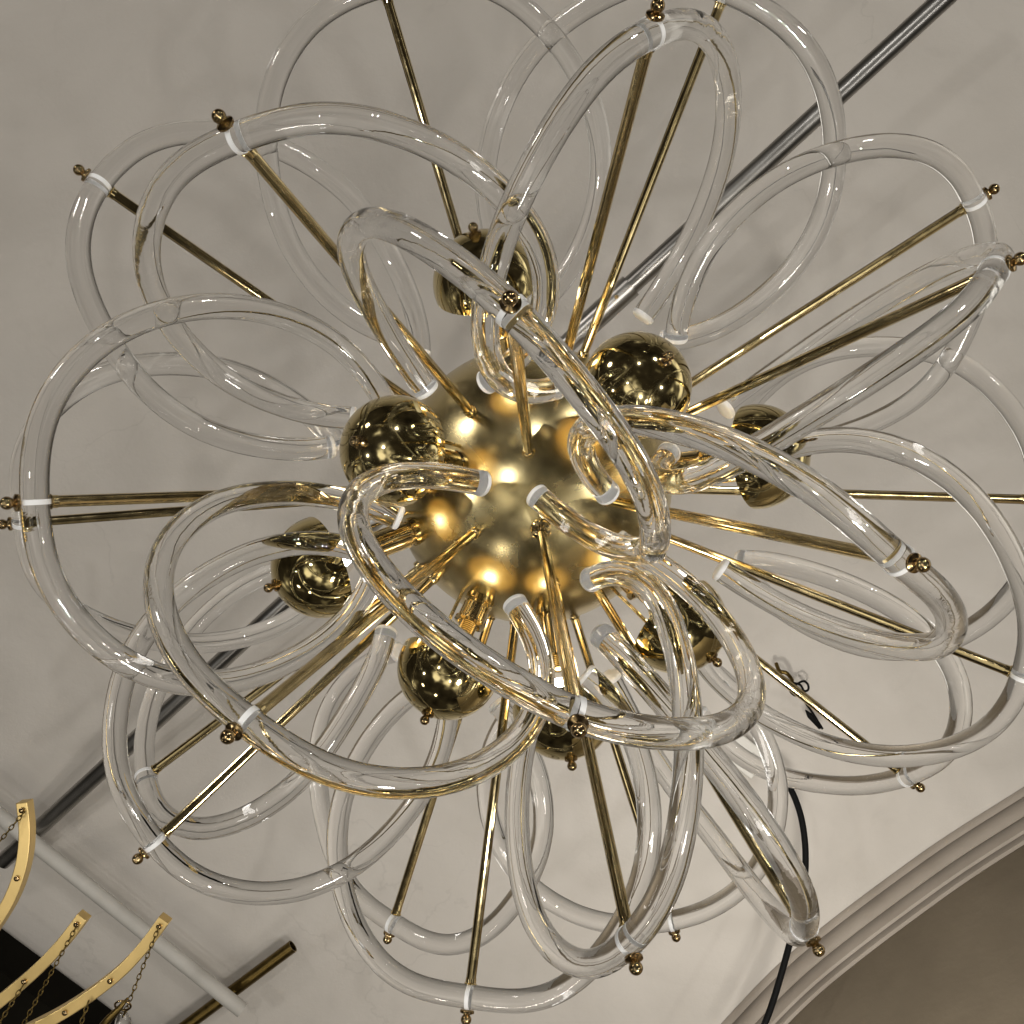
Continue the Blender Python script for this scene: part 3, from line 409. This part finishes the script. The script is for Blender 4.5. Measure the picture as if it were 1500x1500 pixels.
for (a, b_), (c, d_) in (((36, 1189), (-25, 1262)), ((112, 1357), (10, 1545)), ((233, 1357), (180, 1490)), ((34, 1443), (-5, 1505)), ((130, 1466), (105, 1540))):
    chain(at(a, b_, 1.108), at(c, d_, 1.09), arm_root, r=.0029, org=O)
# ring and glass drop on the last chain
gd = empty('glass_drop', at(180, 1490, 1.09)); tag(gd, 'small clear glass drop on a brass ring at the bottom edge under the chain', 'glass drop')
ring = [at(180, 1473, 1.085) - gd.location + Vector((.0078*math.cos(2*math.pi*k/20), .0078*math.sin(2*math.pi*k/20)*.75, .003*math.sin(2*math.pi*k/20))) for k in range(20)]
bm = bmesh.new(); sweep(bm, ring, .0011, 8, closed=True); link('ring', bm, M['dark_brass'], gd)
bm = bmesh.new(); lathe(bm, at(180, 1482, 1.09)-gd.location, Vector((0, 1, .05)), [(0, 0), (.001, .004), (.008, .0075), (.02, .0092), (.05, .0092), (.06, 0)], 24); link('glass', bm, M['glass'], gd)
bm = bmesh.new(); sweep(bm, [at(x_, y_, 1.08)-gd.location for x_, y_ in ((187, 1462), (176, 1476), (160, 1492), (140, 1515))], [.001, .003, .004, .004], 10); link('clasp', bm, M['old_brass'], gd)

# black cable and junction box and hook
cab = resample([at(a, b_, z) for a, b_, z in ((1108, 1112, 1.905), (1120, 1120, 1.89), (1134, 1128, 1.86), (1155, 1150, 1.82), (1173, 1195, 1.80), (1180, 1250, 1.79), (1176, 1310, 1.78), (1160, 1370, 1.76), (1145, 1425, 1.74), (1126, 1485, 1.72), (1095, 1560, 1.70))], 8)
bm = bmesh.new(); sweep(bm, cab, .0052, 14); tag(link('cable', bm, M['black'], None), 'black electrical cable dangling from the ceiling in front of the cornice', 'cable')
jb = empty('junction_box', at(1080, 1097, ZC)); tag(jb, 'ivory plastic junction box screwed to the ceiling behind the glass loops', 'junction box')
bm = bmesh.new(); u = Vector((.78, .62, 0)).normalized(); w = Vector((-u.y, u.x, 0))
box(bm, (0, 0, -.012), u*.046, w*.026, Vector((0, 0, .011))); q = link('cover', bm, M['ivory'], jb, smooth=False); bv = q.modifiers.new('bevel', 'BEVEL'); bv.width = .003; bv.segments = 3
bm = bmesh.new(); box(bm, u*.030 + Vector((0, 0, -.0245)), u*.012, w*.013, Vector((0, 0, .0015))); q = link('raised_panel', bm, M['ivory'], jb, smooth=False); bv = q.modifiers.new('bevel', 'BEVEL'); bv.width = .0008; bv.segments = 2
bm = bmesh.new(); lathe(bm, u*(-.008) + Vector((0, 0, -.0225)), (0, 0, -1), [(0, .0033), (.0012, .0033), (.0012, .001), (.0004, 0)], 16); link('screw', bm, M['old_brass'], jb, angle=40)
hk = empty('ceiling_hook', at(1160, 1000, ZC)); tag(hk, 'small rusty hook and twisted wire fixed to the ceiling behind a brass rod', 'hook')
H = hk.location
bm = bmesh.new(); sweep(bm, resample([at(a, b_, z)-H for a, b_, z in ((1137, 972, 1.90), (1142, 983, 1.885), (1152, 986, 1.88), (1160, 996, 1.89), (1158, 1006, 1.90), (1150, 1000, 1.915))], 6), .0035, 8); link('hook', bm, M['old_brass'], hk)
bm = bmesh.new(); sweep(bm, resample([at(a, b_, 1.89)-H for a, b_ in ((1160, 1000), (1172, 1003), (1178, 1012), (1184, 1010), (1183, 1002), (1175, 998), (1158, 1010), (1163, 1018), (1172, 1020), (1182, 1032), (1194, 1050), (1205, 1068))], 5), .0020, 8); link('wire', bm, M['black'], hk)
bm = bmesh.new(); sweep(bm, [at(a, b_, 1.89)-H for a, b_ in ((1180, 1040), (1186, 1048), (1202, 1066))], [.001, .005, .004], 10); link('wire_end', bm, M['black'], hk)

# ------------------------------------------------------------------ world, lamps, camera
w = bpy.data.worlds.new('World'); scene.world = w; w.use_nodes = True
nt = w.node_tree; bg = nt.nodes['Background']
tc = nt.nodes.new('ShaderNodeTexCoord')
n1 = nt.nodes.new('ShaderNodeTexNoise'); n1.inputs['Scale'].default_value = 1.6; n1.inputs['Detail'].default_value = 2; n1.inputs['Roughness'].default_value = .6
nt.links.new(tc.outputs['Generated'], n1.inputs['Vector'])
r = ramp(nt, n1.outputs['Fac'], WORLD)
nt.links.new(r, bg.inputs['Color']); bg.inputs['Strength'].default_value = WSTR
def area(loc, tgt, size, power, col, shape='DISK', sy=None):
    l = bpy.data.lights.new('lamp', 'AREA'); l.shape = shape; l.size = size
    if sy: l.size_y = sy
    l.energy = power; l.color = col
    o = bpy.data.objects.new('room_or_fill_lamp', l); COL.objects.link(o); o.location = loc  # some of these are added fills
    o.rotation_euler = (Vector(tgt)-Vector(loc)).to_track_quat('-Z', 'Y').to_euler()
    return o
for a in LIGHTS: area(*a)
cam = bpy.data.cameras.new('Camera'); co_ = bpy.data.objects.new('Camera', cam); COL.objects.link(co_)
cam.sensor_width = 36; cam.lens = 36*F/1500; cam.clip_start = .02; cam.clip_end = 60
co_.location = (0, 0, 0); co_.rotation_euler = (math.pi, 0, 0)
scene.camera = co_
vs = scene.view_settings; vs.view_transform = 'Standard'; vs.look = 'None'; vs.gamma = 1; vs.exposure = EXPO
scene.render.engine = 'CYCLES'; c = scene.cycles
c.max_bounces = 22; c.transmission_bounces = 20; c.glossy_bounces = 8; c.diffuse_bounces = 4; c.transparent_max_bounces = 16
c.sample_clamp_indirect = 6; c.caustics_reflective = True; c.caustics_refractive = True; c.blur_glossy = .3
c.use_denoising = True
try: c.denoiser = 'OPENIMAGEDENOISE'; c.denoising_input_passes = 'RGB_ALBEDO_NORMAL'
except Exception: pass
c.use_adaptive_sampling = True; c.adaptive_threshold = .01
